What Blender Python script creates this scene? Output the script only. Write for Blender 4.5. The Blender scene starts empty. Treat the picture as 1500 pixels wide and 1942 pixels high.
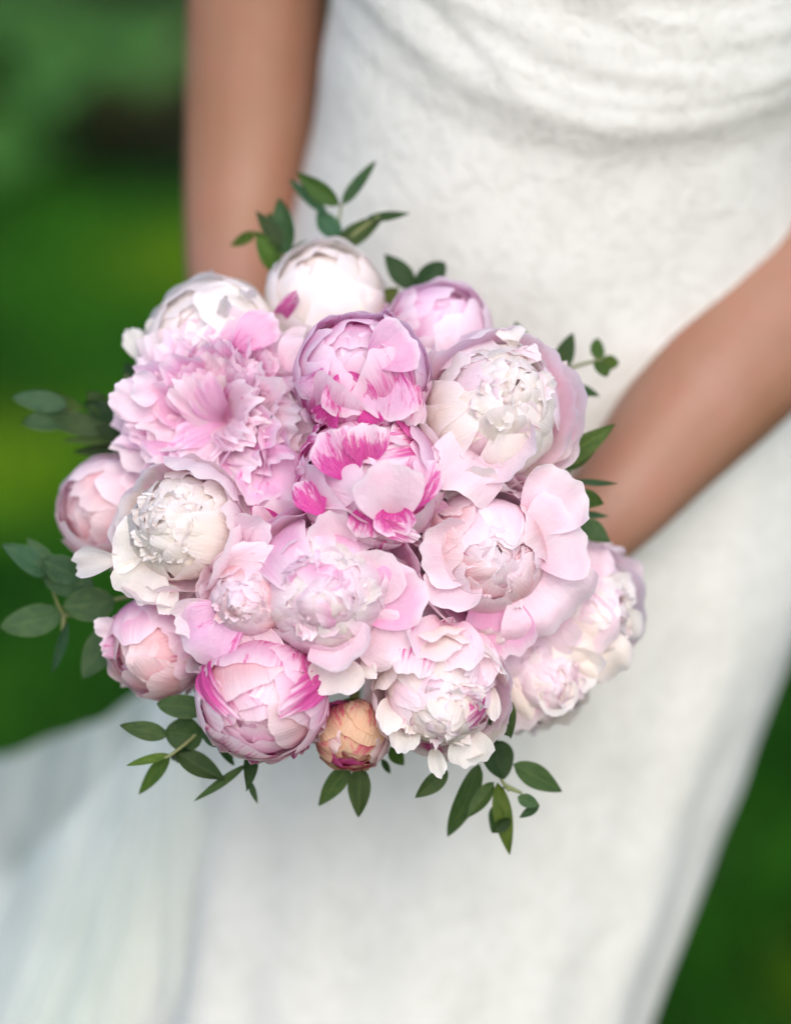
import bpy, math, random
import numpy as np
from mathutils import Vector, Matrix
rnd = random.Random(11)
R = math.radians
S = bpy.context.scene
COL = S.collection

# ------------------------------------------------------------------ camera
PITCH = R(22); CAM_Z = 1.55; LENS = 85.0; SW = 24.0
cam_d = bpy.data.cameras.new('camera'); cam = bpy.data.objects.new('camera', cam_d); COL.objects.link(cam)
cam.location = (0, 0, CAM_Z); cam.rotation_euler = (math.pi/2-PITCH, 0, 0)
cam_d.sensor_fit = 'HORIZONTAL'; cam_d.sensor_width = SW; cam_d.lens = LENS
cam_d.clip_start = 0.05; cam_d.clip_end = 600
cam_d.dof.use_dof = True; cam_d.dof.focus_distance = 1.478; cam_d.dof.aperture_fstop = 1.5
S.camera = cam
S.render.resolution_x = 790; S.render.resolution_y = 1024
# ------------------------------------------------------------------ world and sun (soft open shade)
SUN_EL, SUN_AZ = R(44), R(8)          # azimuth measured from straight behind the camera towards the right
w = bpy.data.worlds.new('World'); S.world = w; w.use_nodes = True
nt = w.node_tree; nt.nodes.clear()
sky = nt.nodes.new('ShaderNodeTexSky'); sky.sky_type = 'NISHITA'; sky.sun_disc = False
sky.sun_elevation = SUN_EL; sky.sun_rotation = math.pi-SUN_AZ
sky.air_density = 1.0; sky.dust_density = 2.2; sky.ozone_density = 1.0
bg = nt.nodes.new('ShaderNodeBackground'); bg.inputs['Strength'].default_value = 0.13
wo = nt.nodes.new('ShaderNodeOutputWorld')
nt.links.new(sky.outputs[0], bg.inputs[0]); nt.links.new(bg.outputs[0], wo.inputs[0])
sl = bpy.data.lights.new('sun', 'SUN'); sl.energy = 0.95; sl.angle = R(50); sl.color = (1.0, .965, .90)
so = bpy.data.objects.new('sun', sl); COL.objects.link(so)
sdir = Vector((math.sin(SUN_AZ)*math.cos(SUN_EL), -math.cos(SUN_AZ)*math.cos(SUN_EL), math.sin(SUN_EL)))
so.rotation_euler = sdir.to_track_quat('Z', 'Y').to_euler(); so.location = (3, -4, 8)
S.view_settings.view_transform = 'Standard'; S.view_settings.look = 'None'
S.view_settings.exposure = 1.0; S.view_settings.gamma = 1.0; S.view_settings.use_curve_mapping = False
S.cycles.use_denoising = True
S.cycles.max_bounces = 12; S.cycles.diffuse_bounces = 8; S.cycles.transmission_bounces = 10; S.cycles.transparent_max_bounces = 12
S.cycles.caustics_reflective = False; S.cycles.caustics_refractive = False

# ------------------------------------------------------------------ helpers
CF = Vector((0, math.cos(PITCH), -math.sin(PITCH))); CR = Vector((1, 0, 0)); CU = Vector((0, math.sin(PITCH), math.cos(PITCH)))
K = SW/LENS
def P(px, py, D):
    """point of the place seen at photograph pixel (px,py), D metres deep"""
    return Vector((0, 0, CAM_Z)) + CR*((px-750)/1500*K*D) + CU*(-(py-971)/1500*K*D) + CF*D
def PY(px, py, y):
    """the same, on the vertical plane at distance y"""
    d = CR*((px-750)/1500*K) + CU*(-(py-971)/1500*K) + CF
    return Vector((0, 0, CAM_Z)) + d*(y/d.y)
def cdir(x, y, z): return (CR*x + CU*y - CF*z).normalized()

def mesh_obj(name, verts, faces, mat, parent=None, uvs=None, smooth=True):
    me = bpy.data.meshes.new(name)
    v = np.asarray(verts, dtype=np.float32)
    me.from_pydata(v.tolist(), [], [tuple(f) for f in faces])
    if uvs is not None:
        li = np.zeros(len(me.loops), dtype=np.int32); me.loops.foreach_get('vertex_index', li)
        lay = me.uv_layers.new(name='UVMap')
        lay.data.foreach_set('uv', np.asarray(uvs, dtype=np.float32)[li].ravel())
    if smooth: me.polygons.foreach_set('use_smooth', [True]*len(me.polygons))
    if mat: me.materials.append(mat)
    me.update()
    o = bpy.data.objects.new(name, me); COL.objects.link(o)
    if parent: o.parent = parent
    return o
def grid_faces(nu, nv):
    return [(j*nu+i, j*nu+i+1, (j+1)*nu+i+1, (j+1)*nu+i) for j in range(nv-1) for i in range(nu-1)]
def tag(o, label=None, cat=None, group=None, kind=None):
    if label: o['label'] = label
    if cat: o['category'] = cat
    if group: o['group'] = group
    if kind: o['kind'] = kind
    return o
def empty(name, mw):
    o = bpy.data.objects.new(name, None); COL.objects.link(o); o.matrix_world = mw; o.empty_display_size = .02
    return o
def tube(name, pts, rads, mat, parent=None, sides=8, inv=None):
    pts = [Vector(p) for p in pts]
    if inv: pts = [inv @ p for p in pts]
    V, F = [], []
    n = len(pts)
    for i, p in enumerate(pts):
        t = (pts[min(i+1, n-1)]-pts[max(i-1, 0)]).normalized()
        a = t.orthogonal().normalized() if i == 0 else (a - t*a.dot(t)).normalized()
        b = t.cross(a)
        for k in range(sides):
            th = 2*math.pi*k/sides
            V.append(p + (a*math.cos(th)+b*math.sin(th))*rads[i])
    for i in range(n-1):
        for k in range(sides):
            k2 = (k+1) % sides
            F.append((i*sides+k, i*sides+k2, (i+1)*sides+k2, (i+1)*sides+k))
    F.append(tuple(range(sides))[::-1]); F.append(tuple((n-1)*sides+k for k in range(sides)))
    return mesh_obj(name, V, F, mat, parent)
def smooth_curve(pts, n):
    pts = [Vector(p) for p in pts]; out = []
    m = len(pts)
    for i in range(n):
        t = i/(n-1)*(m-1); k = min(int(t), m-2); f = t-k
        p0, p1, p2, p3 = pts[max(k-1, 0)], pts[k], pts[k+1], pts[min(k+2, m-1)]
        out.append(.5*((2*p1)+(p2-p0)*f+(2*p0-5*p1+4*p2-p3)*f*f+(3*p1-p0-3*p2+p3)*f**3))
    return out

# ------------------------------------------------------------------ materials
class NT:
    def __init__(s, name):
        s.m = bpy.data.materials.new(name); s.m.use_nodes = True; s.t = s.m.node_tree; s.t.nodes.clear()
        s.out = s.n('ShaderNodeOutputMaterial')
    def n(s, typ, **kw):
        x = s.t.nodes.new(typ)
        for k, v in kw.items(): setattr(x, k, v)
        return x
    def l(s, a, b): s.t.links.new(a, b)
    def val(s, x, sock):
        if isinstance(x, (int, float)): sock.default_value = x
        elif isinstance(x, tuple): sock.default_value = (*x, 1) if len(x) == 3 else x
        else: s.l(x, sock)
    def math(s, op, a, b=0, clamp=False):
        x = s.n('ShaderNodeMath', operation=op); x.use_clamp = clamp
        s.val(a, x.inputs[0]); s.val(b, x.inputs[1]); return x.outputs[0]
    def mix(s, f, a, b, blend='MIX'):
        x = s.n('ShaderNodeMix', data_type='RGBA', blend_type=blend)
        s.val(f, x.inputs[0]); s.val(a, x.inputs[6]); s.val(b, x.inputs[7]); return x.outputs[2]
    def ramp(s, x, lo, hi, a=0., b=1., smooth=True):
        m = s.n('ShaderNodeMapRange', interpolation_type='SMOOTHSTEP' if smooth else 'LINEAR')
        s.val(x, m.inputs[0]); s.val(lo, m.inputs[1]); s.val(hi, m.inputs[2]); s.val(a, m.inputs[3]); s.val(b, m.inputs[4]); return m.outputs[0]
    def noise(s, vec, scale, detail=3, rough=.5, w=None, dist=0):
        x = s.n('ShaderNodeTexNoise', noise_dimensions='4D' if w is not None else '3D')
        s.val(vec, x.inputs['Vector']); x.inputs['Scale'].default_value = scale; x.inputs['Detail'].default_value = detail
        x.inputs['Roughness'].default_value = rough; x.inputs['Distortion'].default_value = dist
        if w is not None: s.val(w, x.inputs['W'])
        return x.outputs['Fac']
    def bump(s, h, strength, dist):
        b = s.n('ShaderNodeBump'); b.inputs['Strength'].default_value = strength; b.inputs['Distance'].default_value = dist
        s.l(h, b.inputs['Height']); return b.outputs[0]
    def thin(s, col, trans, tcol=None, rough=.5, spec=.3, normal=None, sheen=0):
        p = s.n('ShaderNodeBsdfPrincipled'); s.val(col, p.inputs['Base Color']); p.inputs['Roughness'].default_value = rough
        p.inputs['Specular IOR Level'].default_value = spec
        if sheen: p.inputs['Sheen Weight'].default_value = sheen
        t = s.n('ShaderNodeBsdfTranslucent'); s.val(tcol if tcol is not None else col, t.inputs[0])
        if normal is not None: s.l(normal, p.inputs['Normal']); s.l(normal, t.inputs['Normal'])
        x = s.n('ShaderNodeMixShader'); s.val(trans, x.inputs[0]); s.l(p.outputs[0], x.inputs[1]); s.l(t.outputs[0], x.inputs[2])
        s.l(x.outputs[0], s.out.inputs[0]); return s.m

MAGENTA = (.60, .02, .29)
def petal_material(name, tip, base, streak=MAGENTA, rim=(.94, .88, .91)):
    """object colour: red = how much magenta flaking, green = how deep the base tint runs, blue = lightness"""
    g = NT(name)
    uv = g.n('ShaderNodeUVMap').outputs[0]; sep = g.n('ShaderNodeSeparateXYZ'); g.l(uv, sep.inputs[0]); u, v = sep.outputs[0], sep.outputs[1]
    oi = g.n('ShaderNodeObjectInfo'); rn = g.math('MULTIPLY', oi.outputs['Random'], 50.)
    oc = g.n('ShaderNodeSeparateColor'); g.l(oi.outputs['Color'], oc.inputs[0])
    cmb = g.n('ShaderNodeCombineXYZ'); g.l(g.math('MULTIPLY', u, 1.), cmb.inputs[0]); g.l(g.math('MULTIPLY', v, .16), cmb.inputs[1])
    vein = g.noise(cmb.outputs[0], 26, 3, .6, rn)
    blot = g.noise(uv, 2.2, 2, .5, rn)
    depth = g.math('ADD', g.math('MULTIPLY', v, 1.0), g.math('MULTIPLY', g.math('SUBTRACT', vein, .5), .55))
    f = g.ramp(depth, g.math('SUBTRACT', oc.outputs[1], .55), g.math('ADD', oc.outputs[1], .25))
    c = g.mix(f, base, tip)
    c = g.mix(g.ramp(blot, .35, .75, 0, .35), c, base)
    c = g.mix(g.ramp(v, .78, 1.0, 0, .6), c, rim)
    # flakes
    cm2 = g.n('ShaderNodeCombineXYZ'); g.l(u, cm2.inputs[0]); g.l(g.math('MULTIPLY', v, .20), cm2.inputs[1])
    sn = g.math('ADD', g.noise(cm2.outputs[0], 8.5, 4, .65, rn, .5), g.math('MULTIPLY', g.math('SUBTRACT', vein, .5), .34))
    edge = g.math('ABSOLUTE', g.math('SUBTRACT', u, .5))
    sn = g.math('ADD', sn, g.math('MULTIPLY', g.math('SUBTRACT', .90, v), g.math('MULTIPLY', oc.outputs[0], .8)))
    sn = g.math('ADD', sn, g.math('MULTIPLY', edge, .16))
    th = g.math('SUBTRACT', .75, g.math('MULTIPLY', oc.outputs[0], .36))
    sm = g.ramp(sn, g.math('SUBTRACT', th, .03), g.math('ADD', th, .15))
    c = g.mix(g.math('MULTIPLY', sm, .9), c, g.mix(g.ramp(vein, .35, .65), streak, tuple(min(1, k*1.1+.08) for k in streak)))
    hs = g.n('ShaderNodeHueSaturation'); g.l(c, hs.inputs['Color'])
    g.l(g.math('ADD', oc.outputs[2], g.ramp(oi.outputs['Random'], 0, 1, -.06, .06, False)), hs.inputs['Value'])
    nrm = g.bump(g.math('ADD', vein, g.noise(uv, 9, 3, .6, rn)), .45, .0016)
    return g.thin(hs.outputs[0], .48, None, .6, .12, nrm)

PM = {
 'white':  petal_material('white_petal', (.93, .895, .855), (.91, .80, .72)),
 'cream':  petal_material('cream_petal', (.94, .875, .82), (.92, .74, .68)),
 'blush':  petal_material('blush_petal', (.935, .78, .85), (.90, .54, .67)),
 'pink':   petal_material('pink_petal', (.88, .56, .74), (.82, .31, .57)),
 'lilac':  petal_material('lilac_petal', (.88, .60, .79), (.82, .34, .64)),
 'salmon': petal_material('salmon_petal', (.90, .62, .65), (.82, .40, .46)),
 'gold':   petal_material('golden_petal', (.84, .64, .46), (.66, .36, .19), (.62, .06, .16), (.76, .52, .36)),
 'plum':   petal_material('plum_petal', (.80, .36, .64), (.55, .05, .28)),
}
def leaf_material(name, top, under, vein):
    g = NT(name)
    uv = g.n('ShaderNodeUVMap').outputs[0]; sep = g.n('ShaderNodeSeparateXYZ'); g.l(uv, sep.inputs[0])
    oi = g.n('ShaderNodeObjectInfo'); rn = g.math('MULTIPLY', oi.outputs['Random'], 40.)
    geo = g.n('ShaderNodeNewGeometry')
    c = g.mix(geo.outputs['Backfacing'], top, under)
    nz = g.noise(uv, 5, 4, .6, rn)
    c = g.mix(g.ramp(nz, .3, .75, 0, .55), c, vein)
    mid = g.math('ABSOLUTE', g.math('SUBTRACT', sep.outputs[0], .5))
    c = g.mix(g.ramp(mid, .0, .035, .75, 0), c, vein)
    c = g.mix(g.ramp(mid, .45, .5, 0, .5), c, vein)
    c = g.mix(1.0, c, oi.outputs['Color'], 'MULTIPLY')
    w_ = g.n('ShaderNodeTexWave', wave_type='BANDS', bands_direction='DIAGONAL'); g.l(uv, w_.inputs[0]); w_.inputs['Scale'].default_value = 7; w_.inputs['Distortion'].default_value = 2
    nrm = g.bump(g.math('ADD', g.math('MULTIPLY', w_.outputs['Fac'], .4), nz), .35, .0015)
    return g.thin(c, .22, g.mix(.5, c, (.16, .26, .03)), .5, .2, nrm)
LEAF = leaf_material('sprig_leaf', (.020, .050, .017), (.034, .068, .028), (.062, .102, .030))
g = NT('sprig_stem'); M_STEM = g.thin(g.mix(g.noise(g.n('ShaderNodeTexCoord').outputs['Object'], 90), (.14, .20, .06), (.22, .20, .10)), .05, None, .5)
# ------------------------------------------------------------------ petals
def petal_mesh(L, W, a0, a1, p=1., rho=.05, ruf=0., freq=2., notch=0., curl=0., r0=0., z0=0., nu=13, nv=9, rd=rnd, rounding=.34, roll=0., twist=0., crease=0.):
    """A petal as a surface: its spine leaves the flower's base with heading a0 (degrees from the axis, + = outward) and ends with a1."""
    s = np.linspace(0, 1, 40)
    al = np.radians(a0+(a1-a0)*s**p) + np.radians(curl)*np.clip((s-.72)/.28, 0, 1)**2
    ds = L/39.
    X = r0+np.concatenate([[0], np.cumsum(np.sin((al[1:]+al[:-1])/2))*ds])
    Z = z0+np.concatenate([[0], np.cumsum(np.cos((al[1:]+al[:-1])/2))*ds])
    u = np.linspace(-1, 1, nu); v = np.linspace(0, 1, nv)**.85
    ph = [rd.uniform(0, 6.28) for _ in range(8)]
    nz = (np.sin(u*5.3+ph[0])+np.sin(u*9.1+ph[1])+.8*np.sin(u*15.7+ph[2]))/2.8
    sm = 1-rounding*np.abs(u)**2.6-notch*(.5+.5*nz)-.5*notch*np.abs(np.sin(u*3+ph[3]))
    sm += .04*np.sin(u*2.2+ph[7])
    ss = v[:, None]*sm[None, :]
    wv = W*(.16+.84*(v**.62))*(1-.10*v**5)
    lat = u[None, :]*wv[:, None]
    rhoa = rho
    xl = rhoa*np.sin(np.clip(lat/rhoa, -2.2, 2.2)); dn = rhoa*(1-np.cos(np.clip(lat/rhoa, -2.2, 2.2)))
    wave = np.sin(freq*u*math.pi+ph[4])*(.5+.5*np.abs(u))+.55*np.sin(2.3*freq*u*math.pi+ph[5])
    dn = dn + ruf*(v[:, None]**2.2)*wave[None, :] + ruf*.35*np.sin(ss*7+ph[6])*u[None, :]
    dn = dn + crease*v[:, None]*np.sin(u*rd.uniform(8, 13)+ph[2]+1.5*ss)*(1-.4*np.abs(u)) 
    dn = dn - roll*(np.abs(u)[None, :]**3)*(v[:, None]**1.5)
    xi = np.clip(ss, 0, 1)*39; k = np.minimum(xi.astype(int), 38); f = xi-k
    x = X[k]*(1-f)+X[k+1]*f; z = Z[k]*(1-f)+Z[k+1]*f; a = al[k]*(1-f)+al[k+1]*f
    px = x-np.cos(a)*dn; pz = z+np.sin(a)*dn; py = xl
    if twist:
        tw = np.radians(twist)*v[:, None]; px, py = px*np.cos(tw)-py*np.sin(tw)*1., px*np.sin(tw)+py*np.cos(tw)
    V = np.stack([px, py, pz], -1).reshape(-1, 3)
    UV = np.stack([np.broadcast_to(u*.5+.5, ss.shape), np.broadcast_to(v[:, None], ss.shape)], -1).reshape(-1, 2)
    return V, grid_faces(nu, nv), UV
def add_petal(fl, kind, az, streak=0., deep=.35, light=1., tilt=None, **kw):
    V, F, UV = petal_mesh(**kw)
    o = mesh_obj('petal', V, F, PM[kind], fl, UV)
    o.rotation_euler = (0, 0, az) if tilt is None else (tilt[0], tilt[1], az)
    o.color = (streak, deep, light, 1)
    return o
def free_surface(base, tip, width, nrm, bulge=.25, cup=.25, nu=11, nv=9, kind='petal', ruf=.05, notch=.08, rd=rnd, roll=0.):
    """petal or leaf laid from a base point to a tip point; nrm = the way its face looks"""
    ax = tip-base; L = ax.length; ax = ax/L
    side = ax.cross(nrm).normalized(); nn = side.cross(ax).normalized()
    V, UV = [], []
    ph = [rd.uniform(0, 6.28) for _ in range(4)]
    for j in range(nv):
        v = j/(nv-1)
        for i in range(nu):
            u = -1+2*i/(nu-1)
            if kind == 'petal':
                wv = width*.5*(.2+.8*math.sin(min(1, v*1.12)*math.pi*.5)**.8)
                s = v*(1-.26*abs(u)**2.6-notch*(.5+.25*math.sin(u*6+ph[0])+.25*math.sin(u*13+ph[1])))
                h = bulge*L*(math.sin(v*math.pi*.8)) - roll*width*max(0, v-.6)**2*2.5 - roll*.4*width*abs(u)**4*v + cup*width*.5*u*u*(1 if v > .1 else v*10) + ruf*width*v*v*math.sin(u*5+ph[2])
            elif kind == 'lance':
                wv = width*.5*(math.sin(math.pi*min(1, v)**.80)**.85*.97+.03*(1-v)); s = v
                h = bulge*L*math.sin(v*math.pi)+cup*width*.5*abs(u)+ruf*width*math.sin(v*7+ph[2])*u
            else:                                      # round leaf
                wv = width*.5*(math.sin(math.pi*v**.9)**.6*.97+.03*(1-v)); s = v
                h = bulge*L*math.sin(v*math.pi)+cup*width*.5*abs(u)+ruf*width*math.sin(v*6+ph[2])*u
            V.append(base+ax*(s*L)+side*(u*wv)+nn*h); UV.append((u*.5+.5, v))
    return V, grid_faces(nu, nv), UV

# ------------------------------------------------------------------ the bouquet's peonies
GRIP_A = P(705, 1000, 1.60); GRIP_B = P(775, 1280, 1.66)
GAX = (GRIP_B-GRIP_A).normalized()
def flower(label, px, py, r, D, tx, ty, group='peonies in the bouquet'):
    m = D*K/1500; Rr = r*m*1.05
    c = P(px, py, D)
    sx, sy = math.sin(R(tx)), math.sin(R(ty)); sz = math.sqrt(max(.05, 1-sx*sx-sy*sy))
    z = cdir(sx, sy, sz); x = (CR - z*CR.dot(z)).normalized(); y = z.cross(x)
    mw = Matrix(((x.x, y.x, z.x, c.x), (x.y, y.y, z.y, c.y), (x.z, y.z, z.z, c.z), (0, 0, 0, 1)))
    mw = mw @ Matrix.Diagonal((rnd.uniform(.95, 1.06), rnd.uniform(.93, 1.05), rnd.uniform(.9, 1.02), 1))
    o = empty('peony', mw); tag(o, label, 'peony', group)
    o['_r'] = Rr
    inv = mw.inverted()
    # its stem: from the base of the head to the hands and on to the cut end
    b = c - z*Rr*.8
    th = rnd.uniform(0, 6.28); q = rnd.uniform(.2, 1)**.5*.015
    s1 = GAX.orthogonal().normalized(); s2 = GAX.cross(s1)
    off = s1*math.cos(th)*q+s2*math.sin(th)*q
    pts = smooth_curve([b+z*Rr*.1, b*.5+(GRIP_A+off)*.5-CF*-.004, GRIP_A+off, GRIP_B+off*1.0, GRIP_B+GAX*rnd.uniform(.015, .035)-off*1.2], 12)
    tube('stem', pts, [.0026]*12, M_STEM, o, 6, inv)
    return o, Rr, inv, m
def extras(o, inv, m, lst, D):
    """guard petals placed one by one: base pixel, tip pixel, width, depth lift of tip, colour, flaking"""
    for e in lst:
        bx, by, tx, ty, wd, kind = e[:6]; lift = e[6] if len(e) > 6 else .012; st = e[7] if len(e) > 7 else 0.; dp = e[8] if len(e) > 8 else .3
        base = P(bx, by, D); tip = P(tx, ty, D-lift)
        out = (tip-base); cx = out.dot(CR); cy = out.dot(CU); ln = math.hypot(cx, cy)+1e-6
        nrm = cdir(cx/ln*rnd.uniform(-.1, .3), cy/ln*rnd.uniform(-.1, .3), 1)
        V, F, UV = free_surface(base, tip, wd*m, nrm, bulge=rnd.uniform(.04, .2), cup=rnd.uniform(.15, .5), ruf=rnd.uniform(.03, .1), notch=rnd.uniform(.04, .12), nu=23, nv=13, roll=rnd.uniform(-.25, .35))
        V = [inv @ v for v in V]
        p = mesh_obj('petal', V, F, PM[kind], o, UV); p.color = (st, dp, 1, 1)
def pick(kinds): return kinds if isinstance(kinds, str) else rnd.choice(kinds)
CLOSED = ((.66, 4, 205), (.76, 5, 190), (.86, 5, 174), (.94, 5, 156), (1.0, 5, 136))
def globe(o, r, kinds, streaky=.2, layers=CLOSED, short=3, ruf=.03, notch=.07, light=1., accents=()):
    short += 3
    for li, (rr, k, tip) in enumerate(layers):
        a_off = rnd.uniform(0, 6.28)
        for i in range(k):
            R1 = r*rr*rnd.uniform(.975, 1.025); tp = tip+rnd.uniform(-18, 12)
            st = rnd.uniform(0, streaky)*(.8 if rnd.random() < .6 else 1.9)
            add_petal(o, pick(kinds), a_off+2*math.pi*i/k+rnd.uniform(-.25, .25), st, rnd.uniform(.1, .45), light*rnd.uniform(.98, 1.02), tilt=(rnd.uniform(-.2, .2), rnd.uniform(-.14, .14)),
                L=R1*math.radians(tp), W=R1*rnd.uniform(.78, 1.05), a0=90, a1=90-tp, rho=R1*rnd.uniform(.96, 1.08), ruf=r*ruf*rnd.uniform(.4, 1.3), freq=rnd.uniform(.8, 1.6),
                notch=notch*rnd.uniform(.4, 1.6), curl=rnd.uniform(0, 30), z0=-R1, roll=r*rnd.uniform(-.02, .04), crease=r*rnd.uniform(.004, .016), nu=27, nv=13, rounding=rnd.uniform(.12, .26))
    for i in range(short):
        R1 = r*rnd.uniform(1.03, 1.1); tp = rnd.uniform(78, 118)
        add_petal(o, pick(kinds), rnd.uniform(0, 6.28), streaky*rnd.uniform(.5, 1.5), .3, 1, L=R1*math.radians(tp), W=R1*rnd.uniform(.3, .6), a0=90, a1=90-tp, rho=R1, ruf=r*.07, freq=1.7, notch=.18, curl=rnd.uniform(10, 60), z0=-R1, crease=r*.015, nu=23, nv=12)
    for (az, tp, wf, st) in accents:
        R1 = r*rnd.uniform(1.025, 1.045)
        add_petal(o, pick(kinds), R(az)+rnd.uniform(-.08, .08), st, .5, 1, tilt=(rnd.uniform(-.12, .12), 0), L=R1*math.radians(tp), W=R1*wf, a0=90, a1=90-tp, rho=R1*.9, ruf=r*.03, notch=.10, z0=-R1, curl=rnd.uniform(0, 20), crease=r*.012, nu=21, nv=13, rounding=.24)
def double(o, r, guard, inner, n_in=52, streaky=.1, open_=0., guard_n=6, ruf=.05, g_tip=106, light=1., dome=.92, skirt=8, n_core=20, core=None):
    a_off = rnd.uniform(0, 6.28)
    for i in range(skirt):
        add_petal(o, pick(guard), a_off+2*math.pi*i/skirt+rnd.uniform(-.25, .25), rnd.uniform(0, streaky)*1.3, rnd.uniform(.2, .45), light, L=r*rnd.uniform(1.25, 1.5), W=r*rnd.uniform(.42, .62), a0=96, a1=rnd.uniform(35, 70), rho=r*rnd.uniform(.7, 1.3),
            ruf=r*rnd.uniform(.03, .08), freq=rnd.uniform(1, 2), notch=rnd.uniform(.06, .18), curl=rnd.uniform(0, 45), z0=-r*.72, crease=r*rnd.uniform(.005, .015), nu=25, nv=12, rounding=.22)
    # guard cup
    for li, (rr, k, tip) in enumerate(((1.05, guard_n, g_tip-4), (.96, guard_n+1, g_tip+10))):
        a_off = rnd.uniform(0, 6.28)
        for i in range(k):
            R1 = r*rr*rnd.uniform(.94, 1.05); tp = tip+rnd.uniform(-16, 12)-open_*25
            add_petal(o, pick(guard), a_off+2*math.pi*i/k+rnd.uniform(-.2, .2), rnd.uniform(0, streaky)*(1.6 if rnd.random() < .3 else .7), rnd.uniform(.15, .4), light, tilt=(rnd.uniform(-.1, .1), rnd.uniform(-.1, .1)),
                L=R1*math.radians(tp)*rnd.uniform(.95, 1.08), W=R1*rnd.uniform(.62, .9), a0=90, a1=90-tp, rho=R1*rnd.uniform(.85, 1.15), ruf=r*ruf*rnd.uniform(.4, 1.1), freq=rnd.uniform(.9, 1.7),
                notch=rnd.uniform(.04, .14), curl=rnd.uniform(0, 35), z0=-R1, roll=r*rnd.uniform(0, .06), crease=r*rnd.uniform(.004, .014), nu=25, nv=12, rounding=.22)
    # crowded heart: nested shells of smaller and smaller petals
    for li, (rr, k) in enumerate(((.88, 7), (.78, 7), (.67, 7), (.55, 7), (.43, 6), (.32, 6), (.22, 5), (.13, 5))):
        a_off = rnd.uniform(0, 6.28); top = r*(dome-.34*rr*rr-open_*(.75-.7*rr))
        for i in range(k):
            R1 = r*rr*rnd.uniform(.95, 1.05); tp = rnd.uniform(130, 168) if rr > .5 else rnd.uniform(145, 192); tz = top*rnd.uniform(.93, 1.05)
            Rz = R1
            add_petal(o, pick(inner), a_off+2*math.pi*i/k+rnd.uniform(-.3, .3), rnd.uniform(0, streaky)*(2.4 if rnd.random() < .15 else .5), rnd.uniform(.2, .5), light*rnd.uniform(.98, 1.02), tilt=(rnd.uniform(-.13, .13), rnd.uniform(-.09, .09)),
                L=Rz*math.radians(tp)+r*.06, W=r*rnd.uniform(.40, .66)*(.5+.5*rr), a0=84, a1=90-tp, rho=(R1*.8+r*.12)*rnd.uniform(.8, 1.25), ruf=r*ruf*rnd.uniform(.35, .9), freq=rnd.uniform(.5, 1.2), notch=rnd.uniform(.03, .12), crease=r*rnd.uniform(.003, .012),
                curl=rnd.uniform(-20, 35), z0=tz-2*R1, twist=rnd.uniform(-14, 14), nu=19, nv=11, rounding=rnd.uniform(.12, .3))
    heart(o, r, core or inner, n_core, r*(dome-.03-open_*.62), .62+.25*open_, streaky)
def heart(o, r, kinds, n, z, spread=.4, streaky=.1):
    for i in range(n):
        t = (i+.5)/n; lean = 5+60*math.sqrt(t); az = i*2.39996+rnd.uniform(-.5, .5)
        add_petal(o, pick(kinds), az, rnd.uniform(0, streaky), rnd.uniform(.2, .6), rnd.uniform(.98, 1.02), L=r*rnd.uniform(.42, .56), W=r*rnd.uniform(.10, .20), a0=lean*.6+rnd.uniform(-8, 12), a1=lean+rnd.uniform(-70, 20), p=1.3,
            rho=r*rnd.uniform(.12, .35), ruf=r*rnd.uniform(.012, .04), freq=rnd.uniform(.8, 1.8), notch=rnd.uniform(.08, .22), curl=rnd.uniform(-60, 60), r0=r*spread*.55*math.sqrt(t), z0=z-r*.44-r*.18*t, twist=rnd.uniform(-50, 50), nu=15, nv=10, rounding=.2)
def pompom(o, r, kinds, n=84, streaky=.15):
    for k, (rr, tip) in enumerate(((1.0, 80), (.96, 95))):
        for i in range(8):
            R1 = r*rr
            add_petal(o, pick(kinds), i*.785+k*.4+rnd.uniform(-.2, .2), rnd.uniform(0, streaky), .3, 1, L=R1*rnd.uniform(.95, 1.2), W=R1*rnd.uniform(.32, .5), a0=88, a1=60-k*25, rho=R1*rnd.uniform(.6, 1.1), ruf=r*.06, freq=1.6, notch=.16, curl=rnd.uniform(0, 40), z0=-r*.45, nu=15, nv=10)
    for i in range(n):
        t = (i+.5)/n; lean = 4+74*math.sqrt(t)
        az = i*2.39996+rnd.uniform(-.35, .35); L = r*rnd.uniform(.74, 1.02)
        inn = t < .3
        add_petal(o, pick(kinds), az, rnd.uniform(0, streaky)*(2.5 if rnd.random() < .15 else .5), rnd.uniform(.05, .38), rnd.uniform(.98, 1.03),
            L=L*(.86 if inn else 1), W=r*(rnd.uniform(.13, .24) if inn else rnd.uniform(.20, .40)), a0=lean+rnd.uniform(-8, 12), a1=lean+(rnd.uniform(-5, 45) if inn else rnd.uniform(-40, 8)), p=1.4, rho=r*rnd.uniform(.2, .55), ruf=r*rnd.uniform(.03, .075), freq=rnd.uniform(1., 2.2),
            notch=rnd.uniform(.08, .24), curl=rnd.uniform(20, 110) if inn else rnd.uniform(-10, 85), r0=r*.05*rnd.random(), z0=-r*.45, twist=rnd.uniform(-45, 45), nu=21, nv=11, rounding=.2)

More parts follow.
